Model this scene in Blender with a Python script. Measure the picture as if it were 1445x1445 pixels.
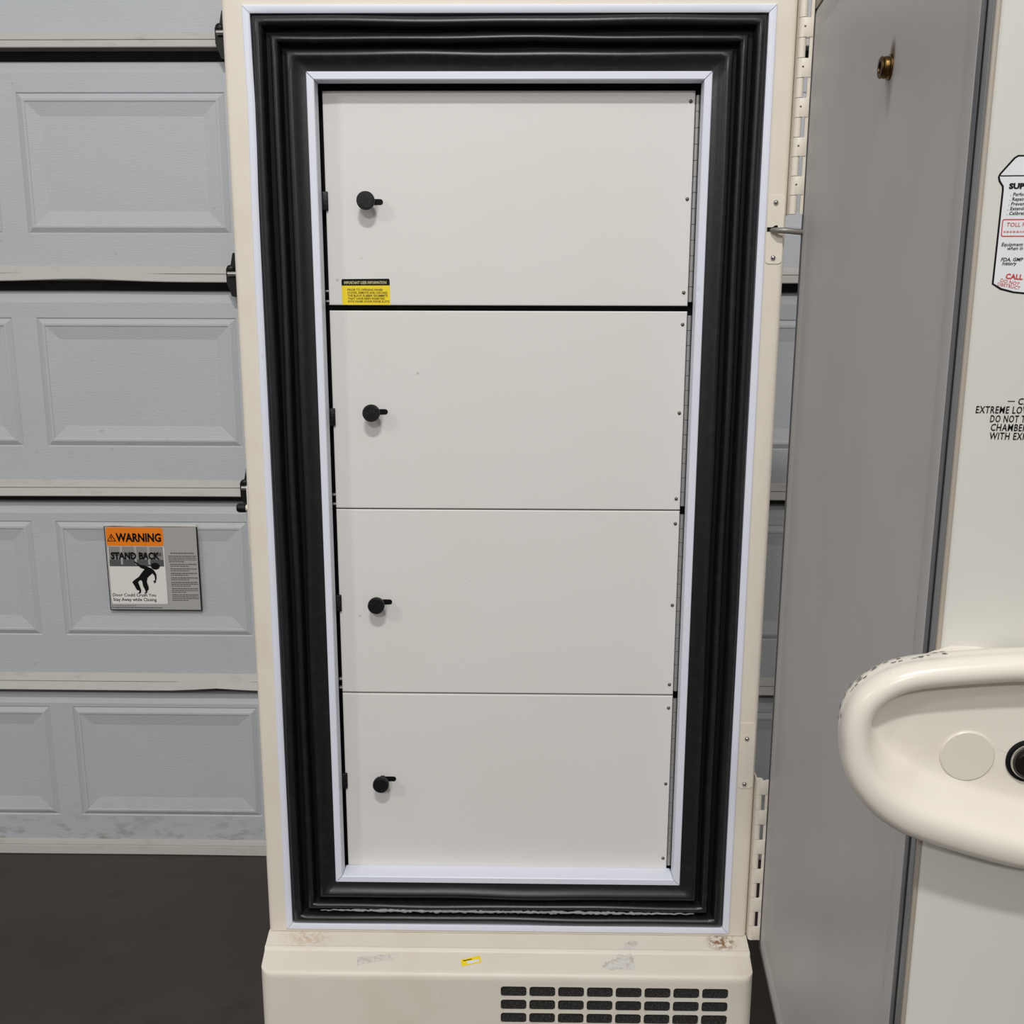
import bpy, bmesh, math, random
from mathutils import Vector, Matrix
random.seed(7)
for o in list(bpy.data.objects): bpy.data.objects.remove(o)
scn = bpy.context.scene
C = scn.collection

# ------------------------------------------------------------------ camera
F_PX = 1400.0
pitch, yaw, roll = .2042, -.0144, .0026
CAM = Vector((.0304, -1.6035, 1.5156))
cp, sp, cy, sy = math.cos(pitch), math.sin(pitch), math.cos(yaw), math.sin(yaw)
fw = Vector((sy*cp, cy*cp, -sp)); rt = Vector((cy, -sy, 0)); up = rt.cross(fw)
R_ = math.cos(roll)*rt + math.sin(roll)*up
U_ = -math.sin(roll)*rt + math.cos(roll)*up
cd = bpy.data.cameras.new('camera'); cam = bpy.data.objects.new('camera', cd); C.objects.link(cam)
cd.sensor_fit = 'HORIZONTAL'; cd.sensor_width = 36; cd.lens = F_PX/1445*36; cd.clip_start = .02
cam.matrix_world = Matrix(((R_.x, U_.x, -fw.x, CAM.x), (R_.y, U_.y, -fw.y, CAM.y), (R_.z, U_.z, -fw.z, CAM.z), (0, 0, 0, 1)))
scn.camera = cam

# ------------------------------------------------------------------ light
w = bpy.data.worlds.new('world'); scn.world = w; w.use_nodes = True
bg = w.node_tree.nodes['Background']; bg.inputs[0].default_value = (1.0, .985, .97, 1); bg.inputs[1].default_value = .45

def lamp(name, loc, target, sx, sy_, power, col):
    l = bpy.data.lights.new(name, 'AREA'); l.shape = 'RECTANGLE'; l.size = sx; l.size_y = sy_
    l.energy = power; l.color = col
    o = bpy.data.objects.new(name, l); C.objects.link(o); o.location = loc
    o.rotation_euler = (Vector(target)-Vector(loc)).to_track_quat('-Z', 'Y').to_euler()
    return o
lamp('ceiling_lamp_offscreen', (.0, -3.35, 4.9), (.0, -.2, 1.0), .75, .2, 122, (1, .99, .975))
lamp('ceiling_lamp_left_offscreen', (-4.6, -4.3, 4.4), (0, 0, 1.0), .75, .2, 55, (1, .99, .975))
lamp('ceiling_lamp_back_offscreen', (-.7, -7.4, 4.9), (0, 0, .6), 1.2, .2, 145, (1, .99, .975))

vs = scn.view_settings
vs.view_transform = 'Standard'; vs.look = 'None'; vs.gamma = 1; vs.exposure = -.15; vs.use_curve_mapping = False

# ------------------------------------------------------------------ materials
def lin(c):
    return tuple(((v/255)/12.92 if v/255 <= .04045 else ((v/255+.055)/1.055)**2.4) for v in c)+(1,)
class NT:
    def __init__(s, name, col, rough=.5, metal=0, spec=.5, coat=0):
        s.m = bpy.data.materials.new(name); s.m.use_nodes = True
        s.nt = s.m.node_tree; s.b = s.nt.nodes['Principled BSDF']
        s.col = lin(col)
        s.b.inputs['Base Color'].default_value = s.col
        s.b.inputs['Roughness'].default_value = rough
        s.b.inputs['Metallic'].default_value = metal
        s.b.inputs['Specular IOR Level'].default_value = spec
        s.b.inputs['Coat Weight'].default_value = coat
        s.last = None
        s._co = None
    def n(s, t, **k):
        x = s.nt.nodes.new(t)
        for a, v in k.items(): setattr(x, a, v)
        return x
    def l(s, a, b): s.nt.links.new(a, b)
    def co(s):
        if not s._co: s._co = s.n('ShaderNodeNewGeometry').outputs['Position']
        return s._co
    def noise(s, scale=(1, 1, 1), sc=10, det=4, rough=.55):
        mp = s.n('ShaderNodeMapping'); mp.inputs['Scale'].default_value = scale
        s.l(s.co(), mp.inputs[0])
        t = s.n('ShaderNodeTexNoise'); t.inputs['Scale'].default_value = sc; t.inputs['Detail'].default_value = det
        t.inputs['Roughness'].default_value = rough
        s.l(mp.outputs[0], t.inputs[0]); return t.outputs[0]
    def ramp(s, f, a, b):
        r = s.n('ShaderNodeMapRange'); r.inputs[1].default_value = a; r.inputs[2].default_value = b
        s.l(f, r.inputs[0]); return r.outputs[0]
    def mul(s, a, b):
        x = s.n('ShaderNodeMath', operation='MULTIPLY')
        s.l(a, x.inputs[0])
        if isinstance(b, (int, float)): x.inputs[1].default_value = b
        else: s.l(b, x.inputs[1])
        return x.outputs[0]
    def mix(s, fac, col):
        x = s.n('ShaderNodeMix', data_type='RGBA')
        s.l(fac, x.inputs[0]); x.inputs[7].default_value = lin(col)
        if s.last: s.l(s.last, x.inputs[6])
        else: x.inputs[6].default_value = s.col
        s.last = x.outputs[2]; s.l(s.last, s.b.inputs['Base Color']); return s
    def bump(s, h, strength=.2, dist=.001):
        b = s.n('ShaderNodeBump'); b.inputs['Strength'].default_value = strength; b.inputs['Distance'].default_value = dist
        s.l(h, b.inputs['Height']); s.l(b.outputs[0], s.b.inputs['Normal']); return s
    def spot(s, p, r, scale=(1, 1, 1)):
        # a stain of its own shape: 1 at p falling to 0 at distance r (scaled axes)
        v = s.n('ShaderNodeVectorMath', operation='SUBTRACT'); s.l(s.co(), v.inputs[0]); v.inputs[1].default_value = p
        m = s.n('ShaderNodeVectorMath', operation='MULTIPLY'); s.l(v.outputs[0], m.inputs[0]); m.inputs[1].default_value = scale
        d = s.n('ShaderNodeVectorMath', operation='LENGTH'); s.l(m.outputs[0], d.inputs[0])
        q = s.n('ShaderNodeMapRange'); q.inputs[1].default_value = r; q.inputs[2].default_value = 0
        s.l(d.outputs['Value'], q.inputs[0]); return q.outputs[0]

def make_cream(name, col, stains=()):
    M = NT(name, col, .42, spec=.45)
    n = M.noise((1, 1, 1), 9, 5); M.mix(M.mul(M.ramp(n, .52, .78), .25), (196, 180, 150))
    d = M.noise((1, 1, 1), 70, 3); M.mix(M.mul(M.ramp(d, .74, .80), .5), (120, 95, 70))
    for p, r, sc, c, k in stains:
        nn = M.noise((1, 1, 1), 130, 5)
        M.mix(M.mul(M.mul(M.spot(p, r, sc), M.ramp(nn, .42, .58)), k), c)
    M.bump(M.noise((1, 1, 1), 420, 3), .12, .0006)
    return M.m
MAT = {}
MAT['cream'] = make_cream('cream_paint', (224, 216, 202))
MAT['base'] = make_cream('cream_base_paint', (222, 215, 202), (
    ((.386, -.012, .40), .034, (1, 1.6, 2.5), (130, 92, 52), 1.5),
    ((-.36, -.012, .40), .06, (1, 2, 3), (200, 170, 130), .7)))
MAT['handle'] = make_cream('handle_enamel', (226, 219, 207)); MAT['handle'].node_tree.nodes['Principled BSDF'].inputs['Roughness'].default_value = .28
t = NT('inner_door_paint', (220, 217, 213), .45, spec=.4); t.mix(t.mul(t.ramp(t.noise((1, 1, 1), 5, 4), .45, .75), .2), (212, 208, 200))
t.mix(t.mul(t.ramp(t.noise((1, 1, 1), 55, 2), .78, .82), .5), (150, 140, 130)); t.bump(t.noise((1, 1, 1), 350, 2), .06, .0005); MAT['inner'] = t.m
t = NT('white_trim_vinyl', (222, 225, 236), .4); t.mix(t.mul(t.ramp(t.noise((1, 1, 1), 45, 3), .68, .8), .35), (150, 150, 150)); MAT['trim'] = t.m
t = NT('black_rubber', (21, 21, 23), .36, spec=.5); t.mix(t.mul(t.ramp(t.noise((1, 1, 1), 60, 4), .5, .8), .4), (48, 47, 49))
t.bump(t.noise((1, 1, 1), 120, 3), .15, .001); MAT['rubber'] = t.m
MAT['black'] = NT('black_plastic', (10, 10, 11), .6, spec=.2).m
t = NT('dried_adhesive', (150, 150, 152), .35); t.bump(t.noise((1, 1, 1), 500, 3), .8, .002); MAT['adhesive'] = t.m
t = NT('knob_black', (7, 7, 9), .42, spec=.3); t.mix(t.mul(t.ramp(t.noise((1, 1, 1), 700, 3), .60, .66), .35), (120, 120, 130)); t.bump(t.noise((1, 1, 1), 700, 2), .5, .0006); MAT['knob'] = t.m
MAT['steel'] = NT('dull_steel', (158, 157, 156), .4, .35).m
MAT['screw'] = NT('screw_steel', (120, 112, 104), .4, 1).m
t = NT('garage_grey_paint', (182, 185, 189), .5, spec=.4)
t.mix(t.mul(t.ramp(t.noise((1, 1, 1.4), 4, 5), .45, .8), .25), (170, 170, 165))
t.mix(t.mul(t.ramp(t.noise((1, 1, 1), 38, 4), .70, .80), .5), (135, 128, 118))
z = t.n('ShaderNodeSeparateXYZ'); t.l(t.co(), z.inputs[0])
t.mix(t.mul(t.mul(t.ramp(z.outputs[2], .16, .0), t.ramp(t.noise((1, 1, 2), 22, 5), .5, .68)), .7), (120, 108, 95))
t.bump(t.noise((9, 1, 110), 5, 4), .45, .0014); MAT['garage'] = t.m
t = NT('garage_lip_paint', (180, 177, 172), .5); t.mix(t.mul(t.ramp(t.noise((1, 1, 3), 14, 5), .56, .75), .45), (150, 140, 128)); MAT['lip'] = t.m
t = NT('seam_dark_brown', (38, 34, 30), .8); MAT['seam'] = t.m
t = NT('concrete_floor', (58, 52, 47), .5, spec=.35)
t.mix(t.ramp(t.noise((1, 1, 1), 2.2, 6), .35, .75), (70, 62, 55)); t.mix(t.mul(t.ramp(t.noise((1, 1, 1), 14, 5), .55, .75), .5), (46, 40, 36))
t.mix(t.mul(t.ramp(t.noise((1, 1, 1), 90, 3), .72, .8), .4), (115, 105, 95)); t.bump(t.noise((1, 1, 1), 60, 4), .2, .002); MAT['floor'] = t.m
HX0, HA = .456, .09
_n = math.hypot(1, HA)
DT = Vector((-HA, -1, 0))/_n; DU = Vector((1, -HA, 0))/_n
def dw(s, u, z): return Vector((HX0, 0, 0)) + DT*s + DU*u + Vector((0, 0, z))
t = NT('door_liner_grey', (192, 189, 188), .42, spec=.4)
t.mix(t.mul(t.ramp(t.noise((1, 1, 1), 6, 4), .45, .8), .3), (170, 166, 160))
pl = dw(.4717, 0, 1.7654)
nn = t.noise((1, 1, .25), 60, 4)
t.mix(t.mul(t.mul(t.spot((pl.x, pl.y-.001, pl.z-.020), .036, (1, 1.9, 1)), t.ramp(nn, .25, .6)), .9), (122, 98, 70))
t.mix(t.mul(t.spot((pl.x, pl.y-.006, pl.z+.012), .018, (1, 1.3, 1)), 1.5), (100, 76, 50))
for zz, ss in ((.93, .722), (.86, .722), (1.24, .722), (1.33, .722), (1.18, .722)):
    q = dw(ss, 0, zz); t.mix(t.mul(t.mul(t.spot((q.x, q.y, q.z), .05, (1, 14, 1)), t.ramp(t.noise((1, 1, 1), 140, 3), .5, .6)), .7), (110, 85, 75))
MAT['liner'] = t.m
t = NT('door_edge_paint', (205, 203, 196), .45, spec=.4); t.mix(t.mul(t.ramp(t.noise((1, 1, 1), 7, 4), .5, .8), .3), (195, 190, 178))
t.mix(t.mul(t.ramp(t.noise((1, 1, 1), 60, 2), .76, .8), .5), (140, 132, 122)); MAT['dooredge'] = t.m
MAT['doorbeige'] = NT('door_corner_beige', (160, 151, 138), .5).m
MAT['greytrim'] = NT('grey_plastic_trim', (122, 123, 126), .4).m
MAT['darktrim'] = NT('dark_grey_trim', (84, 87, 93), .4).m
t = NT('brass_plug', (96, 74, 42), .35, 1); MAT['brass'] = t.m
MAT['chrome'] = NT('lock_chrome', (190, 188, 186), .12, 1).m
MAT['lockface'] = NT('lock_dark_steel', (42, 36, 34), .22, .6).m
MAT['capplastic'] = NT('cap_plastic', (216, 209, 194), .4).m
MAT['hook'] = NT('grey_hook_metal', (140, 136, 128), .45, .5).m
t = NT('vent_filter_mesh', (26, 25, 24), .85); t.mix(t.mul(t.ramp(t.noise((1, 1, 1), 330, 2), .5, .62), .6), (70, 68, 66)); MAT['filter'] = t.m
t = NT('garage_hinge_steel', (30, 28, 25), .4, .6); MAT['ghinge'] = t.m
MAT['rollersteel'] = NT('bright_roller', (200, 196, 190), .3, 1).m
MAT['yellow'] = NT('label_yellow', (240, 212, 22), .5).m
MAT['ink'] = NT('ink_black', (10, 9, 9), .55, spec=.2).m
MAT['inkbrown'] = NT('ink_brown', (66, 50, 4), .55).m
MAT['goldink'] = NT('ink_pale_yellow', (205, 195, 140), .55).m
MAT['orange'] = NT('sign_orange', (238, 128, 16), .4).m
MAT['signgrey'] = NT('sign_grey', (168, 166, 164), .4).m
MAT['signwhite'] = NT('sign_white', (226, 223, 218), .4).m
MAT['signdark'] = NT('sign_dark_grey', (84, 84, 86), .4).m
MAT['signmid'] = NT('sign_mid_grey', (140, 138, 136), .4).m
MAT['printgrey'] = NT('ink_grey', (88, 86, 86), .5).m
MAT['decalwhite'] = NT('decal_white', (222, 222, 224), .35).m
MAT['palered'] = NT('ink_pale_red', (205, 130, 128), .5).m
MAT['red'] = NT('ink_red', (196, 62, 58), .5).m
t = NT('tape_residue', (214, 210, 202), .6); t.mix(t.ramp(t.noise((1, 1, 1), 90, 5), .48, .6), (196, 190, 180)); t.bump(t.noise((1, 1, 1), 160, 4), .8, .003); MAT['residue'] = t.m
MAT['chip'] = NT('chipped_paint_grey', (110, 108, 108), .6).m

# ------------------------------------------------------------------ helpers
def me(name, verts, faces, smooth=False, recalc=True):
    m = bpy.data.meshes.new(name)
    m.from_pydata([tuple(v) for v in verts], [], faces)
    if recalc:
        b = bmesh.new(); b.from_mesh(m); bmesh.ops.recalc_face_normals(b, faces=b.faces); b.to_mesh(m); b.free()
    if smooth: m.shade_smooth()
    m.update(); return m
def link(name, mesh, mat, parent=None, loc=None):
    o = bpy.data.objects.new(name, mesh); C.objects.link(o)
    if mat is not None and len(mesh.materials) == 0: mesh.materials.append(MAT[mat])
    if loc is not None: o.location = loc
    if parent is not None:
        o.parent = parent
        if parent.type == 'EMPTY': o.matrix_parent_inverse = Matrix.Translation(-parent.location)
    return o
def root(name, loc, label, cat=None, kind=None):
    o = bpy.data.objects.new(name, None); C.objects.link(o); o.location = loc; o.empty_display_size = .1
    o['label'] = label
    if cat: o['category'] = cat
    if kind: o['kind'] = kind
    return o
def bmesh_box(lo, hi, bevel=0, seg=2, axis=None):
    b = bmesh.new(); bmesh.ops.create_cube(b, size=1)
    for v in b.verts: v.co = Vector([lo[i]+(v.co[i]+.5)*(hi[i]-lo[i]) for i in range(3)])
    if bevel:
        ed = [e for e in b.edges if axis is None or abs((e.verts[0].co-e.verts[1].co).normalized()[axis]) > .9]
        bmesh.ops.bevel(b, geom=ed, offset=bevel, segments=seg, profile=.5, affect='EDGES')
    return b
def box(name, lo, hi, mat, parent, bevel=0, seg=2, axis=None, loc=None):
    b = bmesh_box(lo, hi, bevel, seg, axis); m = bpy.data.meshes.new(name); b.to_mesh(m); b.free()
    if bevel and seg > 1:
        m.shade_smooth()
        if hasattr(m, 'set_sharp_from_angle'): m.set_sharp_from_angle(angle=math.radians(50))
    return link(name, m, mat, parent, loc)
def smooth_by_angle(m, deg=40):
    m.shade_smooth(); m.set_sharp_from_angle(angle=math.radians(deg)); return m
def lathe(prof, seg=24, axis='y'):
    """prof = [(r, h)...] revolved; axis points along +h"""
    vs, fs = [], []
    for i in range(seg):
        a = 2*math.pi*i/seg
        for r, h in prof:
            c, s = r*math.cos(a), r*math.sin(a)
            vs.append({'y': (c, h, s), 'z': (c, s, h), 'x': (h, c, s)}[axis])
    n = len(prof)
    for i in range(seg):
        j = (i+1) % seg
        for k in range(n-1): fs.append((i*n+k, j*n+k, j*n+k+1, i*n+k+1))
    b = bmesh.new(); V = [b.verts.new(v) for v in vs]
    for f in fs:
        try: b.faces.new([V[q] for q in f])
        except ValueError: pass
    bmesh.ops.remove_doubles(b, verts=b.verts, dist=1e-6)
    bmesh.ops.recalc_face_normals(b, faces=b.faces)
    m = bpy.data.meshes.new('lathe'); b.to_mesh(m); b.free(); return smooth_by_angle(m)
def tube(path, radius, seg=10, closed=False, cap=True):
    vs, fs = [], []; n = len(path); P = [Vector(p) for p in path]
    ref = None
    for i, p in enumerate(P):
        a = P[(i-1) % n] if closed or i > 0 else P[i]; c = P[(i+1) % n] if closed or i < n-1 else P[i]
        t_ = (c-a).normalized()
        if ref is None: ref = t_.orthogonal().normalized()
        x = (ref-t_*ref.dot(t_)).normalized(); ref = x; y = t_.cross(x)
        r = radius[i] if isinstance(radius, (list, tuple)) else radius
        for k in range(seg):
            an = 2*math.pi*k/seg; vs.append(p+x*r*math.cos(an)+y*r*math.sin(an))
    for i in range(n if closed else n-1):
        j = (i+1) % n
        for k in range(seg): fs.append((i*seg+k, i*seg+(k+1) % seg, j*seg+(k+1) % seg, j*seg+k))
    if cap and not closed: fs += [tuple(range(seg)), tuple(range((n-1)*seg, n*seg))]
    return smooth_by_angle(me('tube', vs, fs), 60)
def plate(pts, thick, O, ex, ey, en):
    """flat polygon pts (2D) in frame O, ex, ey, thickness along +en (towards the viewer)"""
    n = len(pts)
    vs = [O+ex*a+ey*b for a, b in pts]+[O+ex*a+ey*b+en*thick for a, b in pts]
    fs = [tuple(range(n)), tuple(range(n, 2*n))]+[(i, (i+1) % n, n+(i+1) % n, n+i) for i in range(n)]
    return me('plate', vs, fs)
def rrect(x0, y0, x1, y1, r, seg=4, corners=(1, 1, 1, 1)):
    out = []
    for i, (cx, cy_, a0) in enumerate(((x0+r, y0+r, 180), (x1-r, y0+r, 270), (x1-r, y1-r, 0), (x0+r, y1-r, 90))):
        if not corners[i]:
            out.append(((x0, y0), (x1, y0), (x1, y1), (x0, y1))[i]); continue
        for k in range(seg+1):
            a = math.radians(a0+90*k/seg); out.append((cx+r*math.cos(a), cy_+r*math.sin(a)))
    return out
def circle(cx, cy_, r, n=28): return [(cx+r*math.cos(2*math.pi*i/n), cy_+r*math.sin(2*math.pi*i/n)) for i in range(n)]
def text_mesh(lines, O, ex, ey, en, lift=.0004):
    """lines = [(string, x, y, size, kw)] -> one flat mesh of print in the frame O, ex, ey"""
    vs, fs = [], []
    for s, x, y, size, kw in lines:
        cu = bpy.data.curves.new('t', 'FONT'); cu.body = s; cu.size = size; cu.align_x = kw.get('align', 'LEFT')
        cu.resolution_u = 2; cu.shear = kw.get('shear', 0); cu.offset = kw.get('bold', 0)*size; cu.space_character = kw.get('space', 1)
        ob = bpy.data.objects.new('t', cu); C.objects.link(ob)
        dg = bpy.context.evaluated_depsgraph_get()
        m = bpy.data.meshes.new_from_object(ob.evaluated_get(dg))
        bpy.data.objects.remove(ob); bpy.data.curves.remove(cu)
        xs = [v.co.x for v in m.vertices] or [0]
        sx = kw.get('sx', 1)
        if 'width' in kw:
            wd = max(xs)-min(xs); sx = kw['width']/wd if wd else 1
        c, sn = math.cos(kw.get('rot', 0)), math.sin(kw.get('rot', 0))
        b0 = len(vs)
        for v in m.vertices:
            a, b = (v.co.x-(min(xs) if 'width' in kw else 0))*sx, v.co.y
            vs.append(O+ex*(x+a*c-b*sn)+ey*(y+a*sn+b*c)+en*lift)
        fs += [tuple(b0+q for q in p.vertices) for p in m.polygons]
        bpy.data.meshes.remove(m)
    return me('print', vs, fs, recalc=False)
EX, EY, EZ = Vector((1, 0, 0)), Vector((0, 1, 0)), Vector((0, 0, 1))
TOV = Vector((0, -1, 0))          # towards the viewer's side of the freezer front

# ------------------------------------------------------------------ floor
fl = box('floor', (-9, -10, -.06), (9, 1.6, 0), 'floor', None)
fl['kind'] = 'structure'; fl['label'] = 'dark brown stained concrete floor'

# ------------------------------------------------------------------ sectional garage door (setting)
GY = .937
gd = root('door_1', (0, GY, 0), 'grey sectional overhead garage door with embossed panels', kind='structure')
lips = [0.012, .4975, 1.0303, 1.5727, 2.1153, 2.66]
prow = [(.1129, .4376), (.643, .9586), (1.1566, 1.4854), (1.6897, 2.021), (2.235, 2.566)]
PX = [-1.212+.571*k for k in range(-3, 5)]; PW = .508
XL, XR = PX[0]-.0315, PX[-1]+PW+.0315
def wav(x, k, amp):
    return amp*(math.sin(x*2.3+k*1.7)+.6*math.sin(x*5.1+k*2.9))
def dent(x, k):
    if k == 1: return .010*math.exp(-((x+.80)/.07)**2)
    if k == 3: return .006*math.exp(-((x+1.08)/.14)**2)
    return 0
for k in range(5):
    zb, zt = lips[k], lips[k+1]
    p0, p1 = prow[k]
    # face sheet with openings for the embossed panels
    vs, fs = [], []
    def quad(x0, x1, z0, z1, d0=0, d1=0):
        b0 = len(vs); vs.extend([(x0, GY-d0, z0), (x1, GY-d0, z0), (x1, GY-d1, z1), (x0, GY-d1, z1)]); fs.append((b0, b0+1, b0+2, b0+3))
    lipz = zb+(.0395 if k else .028)
    quad(XL, XR, lipz, p0); quad(XL, XR, p1, zt-.050)
    xs = [XL]+[v for x in PX for v in (x, x+PW)]+[XR]
    for i in range(0, len(xs), 2): quad(xs[i], xs[i+1], p0, p1)
    quad(XL, XR, zt-.050, zt-.024, 0, -.012); quad(XL, XR, zt-.024, zt-.020, -.012, -.03)
    quad(XL, XR, zb, zt-.022, -.034, -.034)
    sec = link('door_section', me('section', vs, fs, recalc=False), 'garage', gd)
    # bottom lip: two narrow flared strips
    N = 72; prof = ([(.0395, .0), (.0385, .002), (.0215, .015), (.0205, .011), (.0195, .016), (.002, .0300), (.0, .0285), (.003, .024), (.017, -.034)] if k else
                    [(.028, .0), (.027, .004), (.016, .008), (.015, .006), (.013, .012), (-.008, .016), (-.012, .012), (-.012, -.03)])
    vs, fs = [], []
    for i in range(N+1):
        x = XL+(XR-XL)*i/N
        for q, (dz, d) in enumerate(prof):
            a = (0 if q < 1 else 1)*(wav(x, k, .0007 if k else .0028)+(dent(x, k) if q > 3 else 0))
            vs.append((x, GY-d-(dent(x, k)*.8 if q > 3 else 0), zb+dz+a))
    n = len(prof)
    for i in range(N):
        for q in range(n-1): fs.append((i*n+q, (i+1)*n+q, (i+1)*n+q+1, i*n+q+1))
    link('bottom_lip', me('lip', vs, fs, recalc=False), 'lip', sec)
    if k: box('seam_strip', (XL, GY+.028, zb-.03), (XR, GY+.0335, zb+.004), 'seam', sec)  # dark brown strip set behind the gap between two sections
    # embossed panels
    rings = [(0, 0), (.003, -.003), (.006, -.001), (.015, .004), (.0195, .004), (.0215, .003), (.0215, .002), (.0545, -.0042), (.0565, -.0042)]
    h = p1-p0
    vs, fs = [], []
    for ins, d in rings:
        vs += [(ins, -d, ins), (PW-ins, -d, ins), (PW-ins, -d, h-ins), (ins, -d, h-ins)]
    for r in range(len(rings)-1):
        for c in range(4): fs.append((r*4+c, r*4+(c+1) % 4, r*4+4+(c+1) % 4, r*4+4+c))
    r = (len(rings)-1)*4; fs.append((r, r+1, r+2, r+3))
    pm = me('emboss', vs, fs, recalc=False)
    for x in PX: link('panel', pm, 'garage', sec, (x, GY, p0))
# black hinges at the seams
HGX = -.688
hp = [(-.022, -.02), (-.010, -.052), (.018, -.056), (.03, -.03), (.03, .03), (.012, .054), (-.004, .052), (-.010, .024), (-.022, .014)]
for k, (hx, hz) in {1: (-.683, .52), 2: (-.684, 1.0557), 3: (-.690, 1.5904), 4: (-.686, 2.1412)}.items():
    for x in ((hx,) if k > 1 else ())+(hx+1.42,):
        o = Vector((x, GY-.031, hz))
        g = link('hinge', plate(hp, .006, o, EX, EZ, TOV), 'ghinge', gd)
        rm = lathe([(0, 0), (.009, 0), (.010, .003), (.007, .006), (0, .007)], 14)
        rm.transform(Matrix.Rotation(math.pi, 4, 'Z')); link('rivet', rm, 'ghinge', g, (x-.010, GY-.037, hz+.014))
        rm2 = lathe([(0, -.02), (.006, -.02), (.0065, 0), (.006, .035), (0, .036)], 12, 'x'); link('roller_pin', rm2, 'rollersteel', g, (x+.004, GY-.043, hz+.002))

# ------------------------------------------------------------------ freezer cabinet
FZ = root('freezer', (0, .42, 0), 'tall cream upright laboratory freezer with its thick door open, four white inner doors', 'freezer')
cw, z0, z1, yb = .432, .405, 2.02, .86
ol, orr, oz0, oz1 = -.389, .389, .421, 1.946       # opening in the front face behind the gasket
con = []                                             # plan outline, front edge rounded
r = .009
for k in range(6): a = math.radians(90*k/5); con.append((-cw+r-r*math.cos(a), r-r*math.sin(a)))
con2 = [(-x, y) for x, y in reversed(con)]
con = con+con2+[(cw, yb), (-cw, yb)]
n = len(con); vs = [(x, y, z0) for x, y in con]+[(x, y, z1) for x, y in con]; fs = []
for i in range(n):
    if i == 5: continue
    fs.append((i, (i+1) % n, n+(i+1) % n, n+i))
fs += [tuple(range(n)), tuple(range(n, 2*n))]
b0 = len(vs); hx = cw-r
vs += [(-hx, 0, z0), (hx, 0, z0), (hx, 0, z1), (-hx, 0, z1), (ol, 0, oz0), (orr, 0, oz0), (orr, 0, oz1), (ol, 0, oz1)]
vs += [(ol, .02, oz0), (orr, .02, oz0), (orr, .02, oz1), (ol, .02, oz1)]
for i in range(4):
    j = (i+1) % 4; fs.append((b0+i, b0+j, b0+4+j, b0+4+i)); fs.append((b0+4+i, b0+4+j, b0+8+j, b0+8+i))
cabm = me('cabinet', vs, fs); b = bmesh.new(); b.from_mesh(cabm); bmesh.ops.remove_doubles(b, verts=b.verts, dist=1e-6); bmesh.ops.recalc_face_normals(b, faces=b.faces); b.to_mesh(cabm); b.free()
cab = link('cabinet', smooth_by_angle(cabm, 30), 'cream', FZ)
# dark backing behind gasket and inner doors
box('liner', (-.3045, .0495, .508), (.3055, .60, 1.861), 'black', FZ)['label'] = 'black insulated chamber behind the inner doors'

def mitre_strip(name, side, rect, wid, prof, mat, parent, gap=.0004, bow=0):
    """one of four mitred strips; rect = outer (x0,z0,x1,z1); prof = [(t 0..1 across width, y)...]"""
    x0, za, x1, zb = rect; N = 24; vs, fs = [], []
    for i in range(N+1):
        f = i/N
        for t_, y in prof:
            ins = t_*wid; e = ins+gap
            if side in ('top', 'bottom'):
                x = x0+e+(x1-x0-2*e)*f; z = zb-ins if side == 'top' else za+ins
            else:
                z = za+e+(zb-za-2*e)*f; x = x0+ins if side == 'left' else x1-ins
                if bow: x += bow*math.exp(-((z-1.80)/.09)**2)*(1 if side == 'left' else -1)
            vs.append((x, y, z))
    n = len(prof)
    for i in range(N):
        for q in range(n): fs.append((i*n+q, (i+1)*n+q, (i+1)*n+(q+1) % n, i*n+(q+1) % n))
    fs += [tuple(range(n)), tuple(range(N*n, N*n+n))]
    return link(name, smooth_by_angle(me(name, vs, fs), 35), mat, parent)
OUT = (-.4, .41, .4, 1.957)
tp = [(0, .004), (0, -.002), (.12, -.0035), (.7, -.004), (1, -.002), (1, .012), (.8, .012)]
for s in ('top', 'bottom', 'left', 'right'): mitre_strip('outer_trim', s, OUT, .0118, tp, 'trim', FZ, bow=.0022 if s == 'left' else 0)
INN = (-.3067, .505, .308, 1.8636)
ip = [(0, .018), (0, -.001), (.1, -.002), (.9, -.002), (1, -.001), (1.08, .021), (.9, .024), (.3, .024)]
for s in ('top', 'bottom', 'left', 'right'): mitre_strip('inner_frame', s, INN, .0118, ip if s != 'bottom' else [(p[0] if q != 5 else 1.22, p[1] if p[1] < .02 else .0305+(.003 if p[0] < 1 else 0)) for q, p in enumerate(ip)], 'trim', FZ, gap=.0006)

# black seat under the gasket
o_, i_ = [(-.39, .42), (.39, .42), (.39, 1.947), (-.39, 1.947)], [(-.3, .512), (.3, .512), (.3, 1.857), (-.3, 1.857)]
link('gasket_seat', me('seat', [(x, .0125, z) for x, z in o_+i_]+[(x, .06, z) for x, z in i_], [(k, (k+1) % 4, 4+(k+1) % 4, 4+k) for k in range(4)]+[(4+k, 4+(k+1) % 4, 8+(k+1) % 4, 8+k) for k in range(4)], recalc=False), 'black', FZ)

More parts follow.
